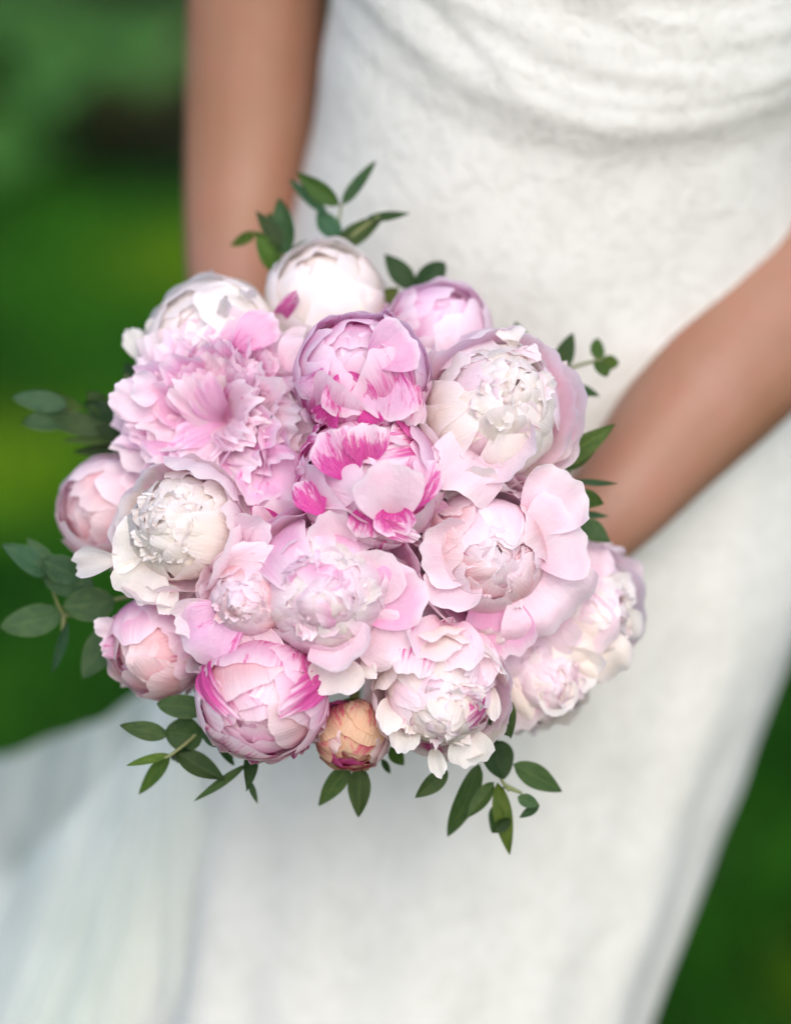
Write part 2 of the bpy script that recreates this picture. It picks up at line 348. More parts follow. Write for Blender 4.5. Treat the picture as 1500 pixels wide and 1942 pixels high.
def build_flower(label, kind, px, py, r, D, tx, ty, ex=(), lift=0., **kw):
    o, Rr, inv, m = flower(label, px, py, r, D, tx, ty)
    {'globe': globe, 'double': double, 'pompom': pompom}[kind](o, Rr, **kw)
    extras(o, inv, m, ex, D-lift)
    del o['_r']
    return o
build_flower('white closed peony with one magenta fleck, topmost in the bouquet', 'globe', 617, 570, 110, 1.565, 0, 35, kinds=['white', 'white', 'cream'], streaky=.05, layers=CLOSED, short=2,
    ex=[(535, 600, 575, 540, 30, 'white', .045, .9)])
build_flower('white peony with small stray petals on the upper left edge of the bouquet', 'globe', 400, 655, 124, 1.555, -25, 25, kinds=['white', 'white', 'cream'], streaky=.05, layers=CLOSED, short=3,
    ex=[(285, 690, 240, 622, 46, 'white', .0), (300, 650, 288, 602, 32, 'white', 0.), (432, 600, 437, 543, 24, 'white', .05), (470, 590, 470, 555, 36, 'white', .04)])
build_flower('pale pink half closed peony behind two dark leaves at the upper right', 'globe', 830, 632, 99, 1.555, 15, 35, kinds=['pink', 'blush', 'lilac'], streaky=.22, layers=CLOSED, short=3)
build_flower('rosy pink ball shaped peony below the topmost white one', 'globe', 688, 708, 122, 1.495, 3, 28, kinds=['pink', 'lilac'], streaky=.42, short=4, notch=.1, accents=[(-118, 122, .30, .8), (-85, 120, .32, .8), (-58, 112, .2, .85), (65, 138, .15, .6), (-20, 118, .3, .5)],
    lift=.026, ex=[(655, 705, 668, 792, 105, 'pink', .0, .35), (745, 700, 738, 800, 105, 'lilac', .0, .3), (700, 770, 705, 815, 50, 'plum', -.004, .8), (700, 690, 785, 640, 110, 'pink', -.006, .15), (620, 700, 585, 760, 80, 'lilac', -.012, .2), (790, 730, 775, 805, 60, 'blush', -.012, .3), (640, 760, 610, 800, 60, 'plum', -.012, .7)])
build_flower('large shaggy lilac pink peony, wide open with frilly petals', 'pompom', 405, 780, 225, 1.515, -12, 8, kinds=['lilac', 'blush', 'pink', 'blush', 'blush'], streaky=.22, n=118,
    ex=[(300, 790, 208, 735, 80, 'blush', .0), (300, 740, 240, 735, 70, 'blush', .01), (500, 880, 480, 965, 90, 'lilac', .02, .3), (450, 660, 525, 598, 80, 'pink', .0, .2), (470, 860, 575, 955, 130, 'lilac', .012), (480, 890, 530, 985, 100, 'pink', .0, .3), (430, 880, 455, 955, 90, 'blush', .01), (350, 850, 330, 890, 150, 'pink', .0), (540, 780, 600, 850, 110, 'blush', .0), (540, 700, 590, 650, 90, 'blush', .0)])
build_flower('blush white double peony beside the rosy ball, on the upper right', 'double', 942, 768, 140, 1.500, 14, 16, guard=['blush', 'blush', 'cream'], inner=['blush', 'white', 'cream'], streaky=.12,
    ex=[(930, 850, 848, 925, 150, 'blush', .03), (950, 850, 1020, 890, 150, 'blush', .03), (975, 660, 965, 620, 60, 'white', -.01)])
build_flower('small peach bud with red edges squeezed beside the magenta streaked peony', 'globe', 852, 845, 46, 1.515, 10, 10, kinds=['salmon', 'gold'], streaky=.55, layers=CLOSED, short=2)
build_flower('magenta streaked pink peony in the middle of the bouquet', 'globe', 703, 908, 132, 1.490, 0, 12, kinds=['pink', 'lilac', 'blush'], streaky=.6, short=4, accents=[(142, 140, .40, .85), (170, 125, .3, .7), (-152, 122, .32, .9), (-84, 122, .42, .85), (-58, 114, .25, .8), (18, 125, .3, .7), (75, 130, .35, .6)],
    lift=.027, ex=[(665, 905, 622, 812, 105, 'pink', .004, .5, .4), (700, 880, 690, 800, 90, 'blush', .002, .5), (745, 985, 725, 868, 135, 'blush', .012, .12), (775, 965, 812, 868, 85, 'pink', -.004, .45), (610, 975, 572, 905, 75, 'pink', -.01, .55), (700, 960, 690, 1022, 70, 'pink', .004, .62), (745, 965, 752, 1025, 80, 'pink', .006, .5), (690, 985, 800, 1022, 34, 'blush', .006, .6)])
build_flower('small dark plum pink bud on the right shoulder of the streaked middle peony', 'globe', 792, 868, 52, 1.495, 12, 15, kinds=['plum', 'plum', 'pink'], streaky=.5, layers=CLOSED, short=2)
build_flower('smooth pink peony on the far left edge of the bouquet', 'globe', 208, 965, 100, 1.555, -40, 5, kinds=['pink', 'blush', 'salmon'], streaky=.12, layers=CLOSED, short=3)
build_flower('cream white full peony on the left, in front of the smooth pink one', 'double', 342, 1000, 124, 1.490, -16, 4, guard=['cream', 'blush'], inner=['cream', 'white', 'cream'], streaky=.06, n_core=34,
    ex=[(280, 1040, 212, 1030, 110, 'white', .0), (290, 1060, 255, 1145, 115, 'white', .0), (330, 1110, 308, 1168, 40, 'white', .01), (230, 1060, 145, 1068, 60, 'white', -.02, .12), (440, 1030, 520, 990, 90, 'blush', .02), (480, 960, 515, 1010, 60, 'plum', -.01, .5),
        (400, 1095, 535, 1045, 90, 'blush', .02)])
build_flower('largest pale pink double peony, nearest the viewer below the middle', 'double', 612, 1118, 148, 1.480, 2, -4, guard=['blush', 'pink'], inner=['blush', 'blush', 'pink', 'white'], streaky=.10, n_in=60, n_core=30,
    ex=[(645, 1065, 612, 965, 95, 'blush', .02), (690, 1160, 808, 1108, 130, 'pink', .015), (690, 1140, 735, 1040, 120, 'blush', .012), (680, 1190, 775, 1235, 120, 'blush', .015), (640, 1200, 670, 1275, 130, 'blush', .03),
        (640, 1250, 632, 1332, 108, 'white', .015), (690, 1250, 715, 1290, 30, 'white', .015)])
build_flower('smaller crumpled pink peony pressed against the left of the largest one', 'double', 468, 1140, 84, 1.475, -10, -6, guard=['blush', 'salmon'], inner=['blush', 'salmon', 'blush'], streaky=.14, n_in=34,
    ex=[(460, 1160, 350, 1235, 130, 'lilac', .0, .15), (490, 1180, 480, 1268, 120, 'blush', .0), (420, 1150, 330, 1185, 80, 'blush', -.005)])
build_flower('open blush peony with wide guard petals on the right of the middle', 'double', 930, 1045, 140, 1.495, 12, -2, guard=['blush', 'blush', 'pink'], inner=['blush', 'blush', 'salmon'], streaky=.08, open_=.5, n_core=30, core=['salmon', 'blush', 'pink'],
    ex=[(1000, 1000, 1095, 905, 140, 'blush', .0), (1000, 1050, 1105, 995, 180, 'blush', .0), (1000, 1090, 1070, 1190, 220, 'blush', -.003), (930, 1110, 958, 1255, 140, 'pink', -.01, .05, .5), (900, 1055, 785, 1040, 135, 'blush', .02), (860, 1000, 800, 985, 90, 'pink', .0),
        (880, 1085, 835, 1165, 115, 'blush', .02), (800, 1090, 790, 1140, 90, 'plum', -.02, .5)])
build_flower('salmon pink closed peony on the lower left edge', 'globe', 300, 1225, 98, 1.520, -28, -20, kinds=['salmon', 'salmon', 'pink'], streaky=.2, layers=CLOSED, short=3,
    ex=[(235, 1200, 175, 1178, 42, 'blush', .01), (240, 1225, 188, 1228, 46, 'lilac', .01, .4), (390, 1265, 350, 1285, 36, 'blush', .03)])
build_flower('round pink bud with deep magenta slashes at the bottom left', 'globe', 498, 1328, 116, 1.480, -6, -18, kinds=['pink', 'blush', 'salmon'], streaky=.42, layers=CLOSED, short=5, accents=[(152, 174, .24, .95), (30, 172, .28, .95), (-50, 122, .28, .8), (-92, 118, .3, .75), (-15, 120, .3, .8), (-130, 118, .25, .7)])
build_flower('small golden peach bud at the bottom between two larger flowers', 'globe', 668, 1396, 66, 1.500, 2, -40, kinds=['gold', 'salmon', 'gold'], streaky=.95, layers=CLOSED, short=3, accents=[(60, 125, .3, .7), (-60, 130, .35, .6)])
build_flower('creamy blush peony at the bottom with loose crumpled petals', 'double', 835, 1320, 122, 1.490, 6, -22, guard=['blush', 'cream'], inner=['cream', 'blush', 'cream'], streaky=.4, n_in=46, n_core=30,
    ex=[(790, 1210, 775, 1290, 90, 'blush', .03, .5), (850, 1180, 830, 1290, 150, 'blush', .02, .08), (905, 1200, 900, 1310, 90, 'blush', .01, .12), (745, 1330, 732, 1402, 60, 'white', .02), (770, 1380, 760, 1440, 60, 'white', .02), (822, 1420, 838, 1480, 34, 'white', .01),
        (880, 1380, 900, 1455, 90, 'white', .0), (930, 1300, 938, 1370, 30, 'cream', .01, .1)])
build_flower('out of focus white double peony on the far right edge', 'double', 1108, 1160, 124, 1.550, 26, -4, guard=['white', 'blush'], inner=['white', 'blush', 'white'], streaky=.1, n_in=40,
    lift=.016, ex=[(1100, 1100, 1140, 1035, 90, 'blush', -.01), (1085, 1120, 1100, 1250, 160, 'blush', .006), (1120, 1120, 1200, 1150, 110, 'white', -.016), (1125, 1150, 1200, 1215, 105, 'white', -.018), (1105, 1180, 1170, 1285, 110, 'cream', -.01), (1090, 1150, 1140, 1200, 90, 'white', .004)])
build_flower('pale blush peony with hanging petals at the lower right edge', 'double', 1020, 1275, 116, 1.545, 18, -20, guard=['blush', 'cream'], inner=['blush', 'cream', 'blush'], streaky=.14, n_in=34, open_=.2,
    lift=.018, ex=[(990, 1235, 968, 1390, 125, 'blush', -.008, .15), (1010, 1240, 1040, 1375, 135, 'cream', -.006), (1040, 1230, 1112, 1305, 120, 'white', -.012), (985, 1180, 1045, 1275, 180, 'blush', .006), (960, 1230, 948, 1330, 90, 'blush', -.01, .1), (1060, 1180, 1120, 1260, 110, 'cream', -.006), (1020, 1270, 1075, 1350, 80, 'white', -.004)])

# ------------------------------------------------------------------ leafy sprigs
def sprig(label, D, stems, leaves, name='leafy_sprig'):
    b = P(stems[0][0][0], stems[0][0][1], D+.03)
    o = empty(name, Matrix.Translation(b)); tag(o, label, 'sprig', 'leafy sprigs round the bouquet')
    inv = o.matrix_world.inverted(); m = D*K/1500
    for k, st in enumerate(stems):
        pts = [P(x, y, D+.006*math.sin(i*1.3+k)) for i, (x, y) in enumerate(st)]
        if k == 0: pts = [GRIP_A*.75+pts[0]*.25+CF*.02, pts[0]*.7+GRIP_A*.3+CF*.02] + pts
        c = smooth_curve(pts, 6+4*len(pts)); n = len(c)
        tube('stem', c, [.0017-.0009*i/(n-1) for i in range(n)], M_STEM, o, 6, inv)
    for lf in leaves:
        bx, by, tx, ty, wd = lf[:5]; shape = lf[5] if len(lf) > 5 else 'lance'; tint = lf[6] if len(lf) > 6 else (1, 1, 1)
        base = P(bx, by, D+rnd.uniform(-.004, .004)); tip = P(tx, ty, D+rnd.uniform(-.012, .012))
        tilt = rnd.uniform(-.7, .7)
        nrm = cdir(tilt, rnd.uniform(-.2, .5), 1)
        if len(lf) > 7: nrm = -nrm
        V, F, UV = free_surface(base, tip, wd*m*1.03, nrm, bulge=rnd.uniform(-.05, .06), cup=rnd.uniform(.05, .32), nu=9, nv=14, kind=shape, ruf=rnd.uniform(.01, .07))
        V = [inv @ v for v in V]
        l = mesh_obj('leaf', V, F, LEAF, o, UV); q = rnd.uniform(.72, 1.35); q2 = rnd.uniform(.85, 1.25); l.color = (tint[0]*q*q2, tint[1]*q, tint[2]*q/q2, 1)
BL = (1.2, 1.35, 1.9); YG = (1.6, 1.5, .75); DK = (.72, .8, .85); OL = (1.7, 1.35, .9)
sprig('tall green sprig rising against the dress above the topmost white peony', 1.575, [[(640, 560), (636, 470), (648, 385)], [(560, 540), (540, 480), (488, 438)], [(636, 470), (690, 430), (720, 408)]],
    [(645, 388, 563, 324, 38, 'lance', YG), (650, 388, 713, 306, 28), (622, 405, 548, 338, 24, 'lance', BL), (640, 455, 602, 400, 44, 'lance', BL), (632, 470, 730, 408, 40), (695, 414, 778, 404, 18), (545, 485, 533, 376, 54, 'lance', (1, 1.1, 1.2)),
     (525, 515, 484, 438, 44, 'lance', YG), (540, 475, 484, 400, 34), (486, 440, 437, 466, 22, 'lance', YG), (550, 478, 645, 462, 34), (535, 480, 510, 402, 36, 'lance', DK)])
sprig('pair of dark pointed leaves just behind the half closed pink peony', 1.57, [[(785, 590), (787, 545)]], [(786, 548, 729, 481, 42, 'lance', DK), (790, 550, 843, 497, 48, 'round', DK), (700, 592, 757, 546, 42, 'lance', OL), (805, 690, 846, 634, 44, 'lance', OL)])
sprig('thin sprig with small round leaves reaching over the dress at the right', 1.565, [[(1030, 740), (1060, 708), (1100, 692), (1140, 682)], [(1060, 712), (1100, 735), (1120, 738)]],
    [(1055, 708, 1086, 630, 38), (1130, 684, 1133, 643, 32, 'round', YG), (1140, 686, 1174, 688, 28, 'round', YG), (1132, 684, 1150, 716, 30, 'round', YG), (1060, 712, 1100, 750, 34, 'lance', DK), (1088, 732, 1138, 752, 20), (1045, 695, 1000, 655, 38, 'lance', DK), (1003, 665, 976, 610, 28, 'lance', DK)])
sprig('folded bright green leaf and narrow leaves in front of the right wrist', 1.535, [[(1040, 960), (1060, 920), (1090, 880)], [(1060, 930), (1100, 950)], [(1060, 950), (1105, 995)]],
    [(1042, 888, 1168, 802, 44, 'lance', (1.6, 1.5, 1.4)), (1050, 880, 1130, 850, 46, 'lance', (.8, 1., .5)), (1050, 860, 1100, 826, 30, 'lance', DK), (1090, 912, 1172, 918, 14, 'lance', BL), (1090, 940, 1146, 955, 36, 'lance', (1, 1.1, .8)), (1095, 974, 1155, 980, 14, 'lance', BL), (1100, 988, 1158, 1030, 42)])
sprig('dark crowded sprig sticking out at the left beside the shaggy lilac peony', 1.57, [[(300, 850), (210, 805), (100, 770)], [(290, 830), (250, 780), (240, 710)]],
    [(128, 768, 22, 754, 42, 'round', BL), (140, 792, 40, 806, 44, 'round', BL), (225, 812, 80, 800, 44), (160, 775, 68, 738, 24, 'lance', YG), (205, 785, 163, 742, 40, 'lance', DK), (262, 740, 238, 688, 32, 'lance', DK), (235, 832, 118, 836, 20, 'lance', OL), (265, 850, 138, 856, 30, 'lance', DK),
     (225, 790, 158, 764, 36, 'round', DK), (270, 830, 180, 812, 46, 'lance', DK), (280, 800, 200, 770, 40, 'lance', DK), (255, 790, 162, 750, 14, 'lance', BL)])
sprig('blue green sprig of oval leaves hanging out at the lower left', 1.545, [[(250, 1130), (180, 1145), (122, 1165), (90, 1085)], [(122, 1165), (118, 1200)], [(230, 1160), (215, 1185)]],
    [(98, 1090, 3, 1032, 50, 'lance', BL), (105, 1085, 50, 1020, 34, 'lance', BL), (150, 1095, 78, 1062, 54, 'round', BL), (178, 1112, 80, 1100, 60, 'round', (1.1, 1.2, 1.5)), (118, 1165, 0, 1190, 60, 'round', (1.5, 1.7, 2.1)), (218, 1142, 118, 1152, 64, 'round', (1.2, 1.2, 1.4)), (128, 1178, 98, 1278, 22, 'lance', BL), (218, 1186, 158, 1288, 64, 'round', BL)])
sprig('sprig of broad and narrow leaves under the salmon and slashed buds', 1.51, [[(410, 1310), (395, 1360), (370, 1395), (330, 1428), (312, 1438)], [(480, 1400), (475, 1430), (470, 1490)]],
    [(392, 1345, 297, 1336, 46, 'round'), (318, 1396, 227, 1377, 38), (386, 1398, 313, 1388, 66, 'round', DK), (332, 1424, 427, 1482, 46), (322, 1430, 264, 1507, 30, 'lance', YG), (320, 1432, 239, 1453, 18, 'lance', YG), (393, 1365, 416, 1418, 44, 'round', DK), (412, 1400, 442, 1452, 24), (477, 1420, 466, 1502, 30), (467, 1450, 366, 1521, 18), (472, 1480, 488, 1525, 13), (352, 1418, 335, 1445, 40, 'round', DK), (430, 1330, 380, 1325, 30, 'lance', DK)])
sprig('two narrow leaves pointing down under the small golden bud', 1.515, [[(672, 1400), (674, 1445)]], [(664, 1448, 604, 1529, 38), (684, 1452, 681, 1550, 44), (722, 1440, 740, 1468, 14), (640, 1350, 688, 1326, 30, 'lance', (2., 1.9, 1.4)), (738, 1418, 765, 1452, 30, 'lance', (1, 1.2, .6))])
sprig('long sprig hanging below the creamy blush peony at the bottom right', 1.515, [[(930, 1340), (938, 1400), (948, 1470), (965, 1500)], [(955, 1490), (990, 1505)], [(880, 1400), (905, 1445)]],
    [(925, 1310, 968, 1402, 62, 'lance', DK), (918, 1350, 940, 1405, 44, 'lance', DK), (935, 1405, 955, 1478, 66, 'round', DK), (972, 1450, 1065, 1502, 46), (908, 1450, 848, 1587, 50), (938, 1485, 887, 1553, 36), (943, 1484, 966, 1622, 36, 'lance', YG), (982, 1512, 1024, 1530, 26, 'lance', BL), (1022, 1528, 984, 1552, 18, 'lance', DK), (948, 1525, 934, 1578, 32), (968, 1552, 932, 1580, 26, 'lance', DK), (848, 1462, 786, 1513, 36)])

# ------------------------------------------------------------------ the bride: body, dress, tulle
BY = 1.69                                                     # the plane of her body's middle
SEC = [(-330, 650, 1610), (-150, 640, 1600), (0, 622, 1570), (250, 600, 1535), (480, 530, 1520), (800, 425, 1555), (1050, 345, 1565), (1300, 300, 1446), (1450, 275, 1392), (1600, 255, 1340), (1800, 235, 1250), (1942, 225, 1196), (2200, 220, 1130), (2700, 200, 1110)]
rows = []
for py, l, r_ in SEC:
    a, b = PY(l, py, BY), PY(r_, py, BY); rows.append((a.z, (a.x+b.x)/2, (b.x-a.x)/2))
rows = [r_ for r_ in rows if r_[0] > .12] + [(-.005, rows[-1][1], rows[-1][2]+.10)]
rows.sort()
RZ, RC, RW = (np.array([r_[i] for r_ in rows]) for i in range(3))
from numpy import interp
def sm_interp(z, Y):
    return (interp(z-.03, RZ, Y)+2*interp(z, RZ, Y)+interp(z+.03, RZ, Y)+interp(z-.07, RZ, Y)*.7+interp(z+.07, RZ, Y)*.7)/5.4
TOPZ = max(RZ)
nz_, na_ = 330, 260
zz = np.concatenate([np.linspace(0, .55, 60, endpoint=False), np.linspace(.55, TOPZ, nz_-60)])
aa = np.linspace(0, 2*math.pi, na_, endpoint=False)
Zg, Ag = np.meshgrid(zz, aa, indexing='ij')
cx = sm_interp(Zg, RC); wx = sm_interp(Zg, RW)
dz_, dv_ = [0, .3, .7, .92, 1.05, 1.12, 1.20, 1.27, 1.36], [.34, .245, .168, .130, .119, .121, .132, .140, .12]
dep = sum(interp(Zg+q, dz_, dv_) for q in (-.12, -.08, -.04, 0, .04, .08, .12))/7
n_ = 2.25
ca, sa = np.cos(Ag), np.sin(Ag)
ex_ = np.sign(ca)*np.abs(ca)**(2/n_); ey_ = np.sign(sa)*np.abs(sa)**(2/n_)
Xg = cx+wx*ex_; Yg = BY+dep*ey_
front = np.clip(-sa, 0, 1)
disp = np.zeros_like(Xg)
# draped folds over the bodice: each a sagging rope of cloth, drawn as a curve x -> z
def fold(pxs, height, width, sharp=1.):
    global disp
    pts = [PY(px, py, BY-.1) for px, py in pxs]
    xs = [p.x for p in pts]; zs = [p.z for p in pts]
    co = np.polyfit(xs, zs, min(3, len(xs)-1)); zc = np.polyval(co, np.clip(Xg, min(xs)-.05, max(xs)+.05))
    d = (Zg-zc)
    disp += front**.5*height*np.where(d > 0, np.exp(-(d/(width*1.5))**2), np.exp(-(d/(width*.55))**2))
fold([(640, -60), (720, 10), (900, 130), (1100, 195), (1300, 195), (1500, 165)], .0055, .024)
fold([(800, -80), (1000, 40), (1200, 100), (1400, 130), (1560, 110)], .0045, .022)
fold([(1000, -120), (1200, 0), (1400, 40), (1560, 30)], .004, .022)
fold([(760, -200), (1000, -90), (1250, -60), (1500, -70)], .006, .02)
fold([(600, 30), (700, 90), (900, 200), (1150, 240), (1500, 215)], .002, .016)
for k_ in range(6):                                             # narrow gathers between the big folds
    o_ = -150+k_*52
    fold([(640+k_*55, -40+o_*.6), (850+k_*30, 75+o_), (1100, 150+o_), (1300, 165+o_), (1500, 140+o_)], .0010+.0005*math.sin(k_*2.3), .008+.003*math.sin(k_*1.7))
# long soft folds of the skirt
low = np.clip((.95-Zg)/.5, 0, 1)
disp += low*.007*np.sin(Ag*9+2.0*np.sin(Zg*3)+1.0)*(.4+.6*np.clip(-ca, 0, 1))
disp += low*.004*np.sin(Ag*17+Zg*5)
rng = np.random.default_rng(3)
for _ in range(60):                                            # slight unevenness of the lace cloth
    kx, kz = rng.normal(0, 60), rng.normal(0, 45); disp += .00010*np.sin(Xg*kx+Zg*kz+Yg*kx*.3+rng.uniform(0, 6))
Xg = Xg+disp*ex_; Yg = Yg+disp*ey_
V = np.stack([Xg, Yg, Zg], -1).reshape(-1, 3)
nzr = len(zz)
F = [(j*na_+i, j*na_+(i+1) % na_, (j+1)*na_+(i+1) % na_, (j+1)*na_+i) for j in range(nzr-1) for i in range(na_)]

g = NT('ivory_lace')
tc = g.n('ShaderNodeTexCoord').outputs['Object']
mp = g.n('ShaderNodeMapping'); g.l(tc, mp.inputs[0]); mp.inputs['Scale'].default_value = (1, 1, .8)
n1 = g.noise(mp.outputs[0], 85, 4, .62, None, 1.2); n2 = g.noise(mp.outputs[0], 190, 3, .6, None, .6)
vo = g.n('ShaderNodeTexVoronoi', feature='SMOOTH_F1'); g.l(mp.outputs[0], vo.inputs['Vector']); vo.inputs['Scale'].default_value = 130
motif = g.ramp(g.math('ADD', n1, g.math('MULTIPLY', vo.outputs['Distance'], .35)), .45, .75)
h = g.math('ADD', g.math('MULTIPLY', motif, .8), g.math('MULTIPLY', n2, .5))
M_DRESS = g.thin(g.mix(motif, (.635, .627, .588), (.685, .678, .64)), .10, None, .8, .12, g.bump(h, .30, .0020), .15)

person = empty('person', Matrix.Translation((.06, BY, 0)))
tag(person, 'bride in a strapless ivory lace dress holding the peony bouquet before her hips', 'person')
pinv = person.matrix_world.inverted()
dress = mesh_obj('dress', V-np.array([.06, BY, 0]), F, M_DRESS, person)

# skin
g = NT('skin')
tc = g.n('ShaderNodeTexCoord').outputs['Object']
c = g.mix(g.ramp(g.noise(tc, 9, 3), .3, .7), (.262, .124, .069), (.308, .160, .108))
c = g.mix(g.ramp(g.noise(tc, 45, 3), .42, .75, 0, .4), c, (.33, .125, .085)); c = g.mix(g.ramp(g.noise(tc, 230, 2), .62, .75, 0, .35), c, (.20, .08, .045))
p = g.n('ShaderNodeBsdfPrincipled'); g.l(c, p.inputs['Base Color']); p.inputs['Roughness'].default_value = .5
p.inputs['Subsurface Weight'].default_value = .15; p.inputs['Subsurface Radius'].default_value = (1, .35, .2); p.inputs['Subsurface Scale'].default_value = .006
p.inputs['Specular IOR Level'].default_value = .4
g.l(g.bump(g.noise(tc, 420, 3), .12, .001), p.inputs['Normal']); g.l(p.outputs[0], g.out.inputs[0]); M_SKIN = g.m
bv, be, br = [], [], []
def chain(pts, rads, start=None):
    prev = start
    for q, rr in zip(pts, rads):
        bv.append(Vector(q)); br.append(rr); i = len(bv)-1
        if prev is not None: be.append((prev, i))
        prev = i
    return prev
pel = chain([(.05, BY, .92)], [.10])
sp = chain([(.07, BY, 1.04), (.10, BY, 1.18), (.11, BY, 1.30)], [.085, .095, .085], pel)
nk = chain([(.112, BY, 1.39), (.112, BY-.005, 1.44), (.112, BY-.02, 1.50), (.112, BY-.03, 1.57), (.112, BY-.02, 1.64)], [.06, .046, .05, .075, .06], sp)
for sgn in (-1, 1):
    chain([(.03+sgn*.075, BY, .80), (-.005+sgn*.065, BY-.01, .48), (-.015+sgn*.06, BY+.01, .10), (-.015+sgn*.065, BY-.06, .04), (-.015+sgn*.07, BY-.12, .025)], [.078, .048, .034, .032, .025], pel)
KS = 1.10
PALM_R = P(640, 1010, 1.640); PALM_L = P(858, 1165, 1.650)
chain([(.02, BY+.01, 1.36), (-.055, BY+.02, 1.345), P(494, -160, 1.73), P(488, 20, 1.745), P(479, 200, 1.755), P(465, 350, 1.755), P(447, 480, 1.74), P(455, 620, 1.72), P(520, 800, 1.685), P(575, 910, 1.66), PALM_R], [k*KS for k in (.055, .052, .044, .0440, .0425, .0385, .033, .029, .025, .026, .028)], sp)
chain([(.20, BY+.01, 1.36), (.275, BY+.02, 1.345), (.31, BY+.03, 1.20), P(1610, 470, 1.73), P(1450, 626, 1.70), P(1336, 752, 1.675), P(1236, 868, 1.655), P(1150, 985, 1.640), P(1010, 1080, 1.640), PALM_L], [k*KS for k in (.055, .052, .043, .049, .0495, .0440, .0355, .0285, .026, .028)], sp)
def hand(palm, frac, side):
    s1 = (palm-(GRIP_A+GAX*(palm-GRIP_A).dot(GAX))).normalized(); s2 = GAX.cross(s1)*side
    o0 = GRIP_A+GAX*(palm-GRIP_A).dot(GAX)
    for k, (ln, off) in enumerate(((2.7, -.030), (3.0, -.010), (2.9, .010), (2.4, .029))):
        pts = []
        for j in range(6):
            th = .15+ln*j/5; rr = .030-.002*j/5
            pts.append(o0+GAX*off+(s1*math.cos(th)+s2*math.sin(th))*rr)
        chain([palm+GAX*off*.6+s1*.006]+pts, [.010, .0098, .0094, .009, .0086, .008, .0068])
    pts = [palm-GAX*.03, ]+[o0-GAX*(.048+.004*j)+(s1*math.cos(.3-.55*j)+s2*math.sin(.3-.55*j))*.030 for j in range(4)]
    chain(pts, [.012, .0115, .011, .010, .008])
hand(PALM_R, 0, 1); hand(PALM_L, 0, -1)
me = bpy.data.meshes.new('body'); me.from_pydata([pinv @ v for v in bv], be, [])
bo = bpy.data.objects.new('body', me); COL.objects.link(bo)
mo = bo.modifiers.new('skin', 'SKIN')
sv = me.skin_vertices[0].data
roots = set(range(len(bv))); seen = set()
adj = {i: [] for i in range(len(bv))}
for a, b in be: adj[a].append(b); adj[b].append(a)
for i in range(len(bv)):
    sv[i].radius = (br[i], br[i])
    if i not in seen:
        sv[i].use_root = True; st = [i]
        while st:
            q = st.pop()
            if q in seen: continue
            seen.add(q); st += adj[q]
    else: sv[i].use_root = False
ss_ = bo.modifiers.new('sub', 'SUBSURF'); ss_.levels = 2; ss_.render_levels = 2
rm = bo.modifiers.new('remesh', 'REMESH'); rm.mode = 'VOXEL'; rm.voxel_size = .0045
sm_ = bo.modifiers.new('smooth', 'SMOOTH'); sm_.iterations = 6; sm_.factor = .5
dg = bpy.context.evaluated_depsgraph_get()
me2 = bpy.data.meshes.new_from_object(bo.evaluated_get(dg)); me2.name = 'body'
bpy.data.objects.remove(bo)
me2.materials.clear(); me2.materials.append(M_SKIN); me2.polygons.foreach_set('use_smooth', [True]*len(me2.polygons))
body = bpy.data.objects.new('body', me2); COL.objects.link(body); body.parent = person
# hair, gathered at the nape (above the picture)
hv, hf = [], []
for j in range(9):
    for i in range(16):
        th, ph = 2*math.pi*i/16, math.pi*(.0+.66*j/8)
        hv.append(Vector((.112+.092*math.sin(ph)*math.cos(th)-.06, .012+.105*math.sin(ph)*math.sin(th)-.0, 1.60+.115*math.cos(ph))))
hf = [(j*16+i, (j+1)*16+i, (j+1)*16+(i+1) % 16, j*16+(i+1) % 16) for j in range(8) for i in range(16)]
g = NT('brown_hair'); M_HAIR = g.thin((.06, .03, .015), 0, None, .4)
mesh_obj('hair', hv, hf, M_HAIR, person)

# sheer tulle that blows out to the left from the hip
g = NT('sheer_tulle')
tc = g.n('ShaderNodeTexCoord').outputs['Object']
tr = g.n('ShaderNodeBsdfTransparent'); tl = g.n('ShaderNodeBsdfTranslucent'); df = g.n('ShaderNodeBsdfDiffuse')
tl.inputs[0].default_value = (.94, .96, .92, 1); df.inputs[0].default_value = (.94, .96, .92, 1)
m1 = g.n('ShaderNodeMixShader'); m1.inputs[0].default_value = .5; g.l(df.outputs[0], m1.inputs[1]); g.l(tl.outputs[0], m1.inputs[2])
m2 = g.n('ShaderNodeMixShader'); g.val(g.ramp(g.noise(tc, 7, 2), .3, .7, .52, .78), m2.inputs[0]); g.l(tr.outputs[0], m2.inputs[1]); g.l(m1.outputs[0], m2.inputs[2]); g.l(m2.outputs[0], g.out.inputs[0])
M_TULLE = g.m
def tulle(top, bot, n, nv_, amp, freq, seed):
    rr = random.Random(seed); ph = rr.uniform(0, 6)
    T = smooth_curve(top, n); B = smooth_curve(bot, n); V = []
    for j in range(nv_):
        v = j/(nv_-1)
        for i in range(n):
            u = i/(n-1); q = T[i].lerp(B[i], v)
            w_ = amp*(.25+.75*v)*(math.sin(freq*u*6.28+ph+.8*v)+.5*math.sin(freq*2.3*u*6.28+ph*2))
            V.append(pinv @ (q+Vector((.3*w_, w_, 0)))+Vector((0, 0, -.03*math.sin(v*3.14)*(1-u))))
    return mesh_obj('veil', V, grid_faces(n, nv_), M_TULLE, person)
TL = [[(345, 1205), (250, 1325), (120, 1395), (-60, 1452), (-330, 1530)], [(345, 1230), (262, 1395), (140, 1540), (-40, 1720), (-300, 1960)],
      [(350, 1240), (275, 1430), (200, 1590), (95, 1790), (-60, 2060)], [(350, 1260), (300, 1480), (262, 1650), (215, 1850), (160, 2100)]]
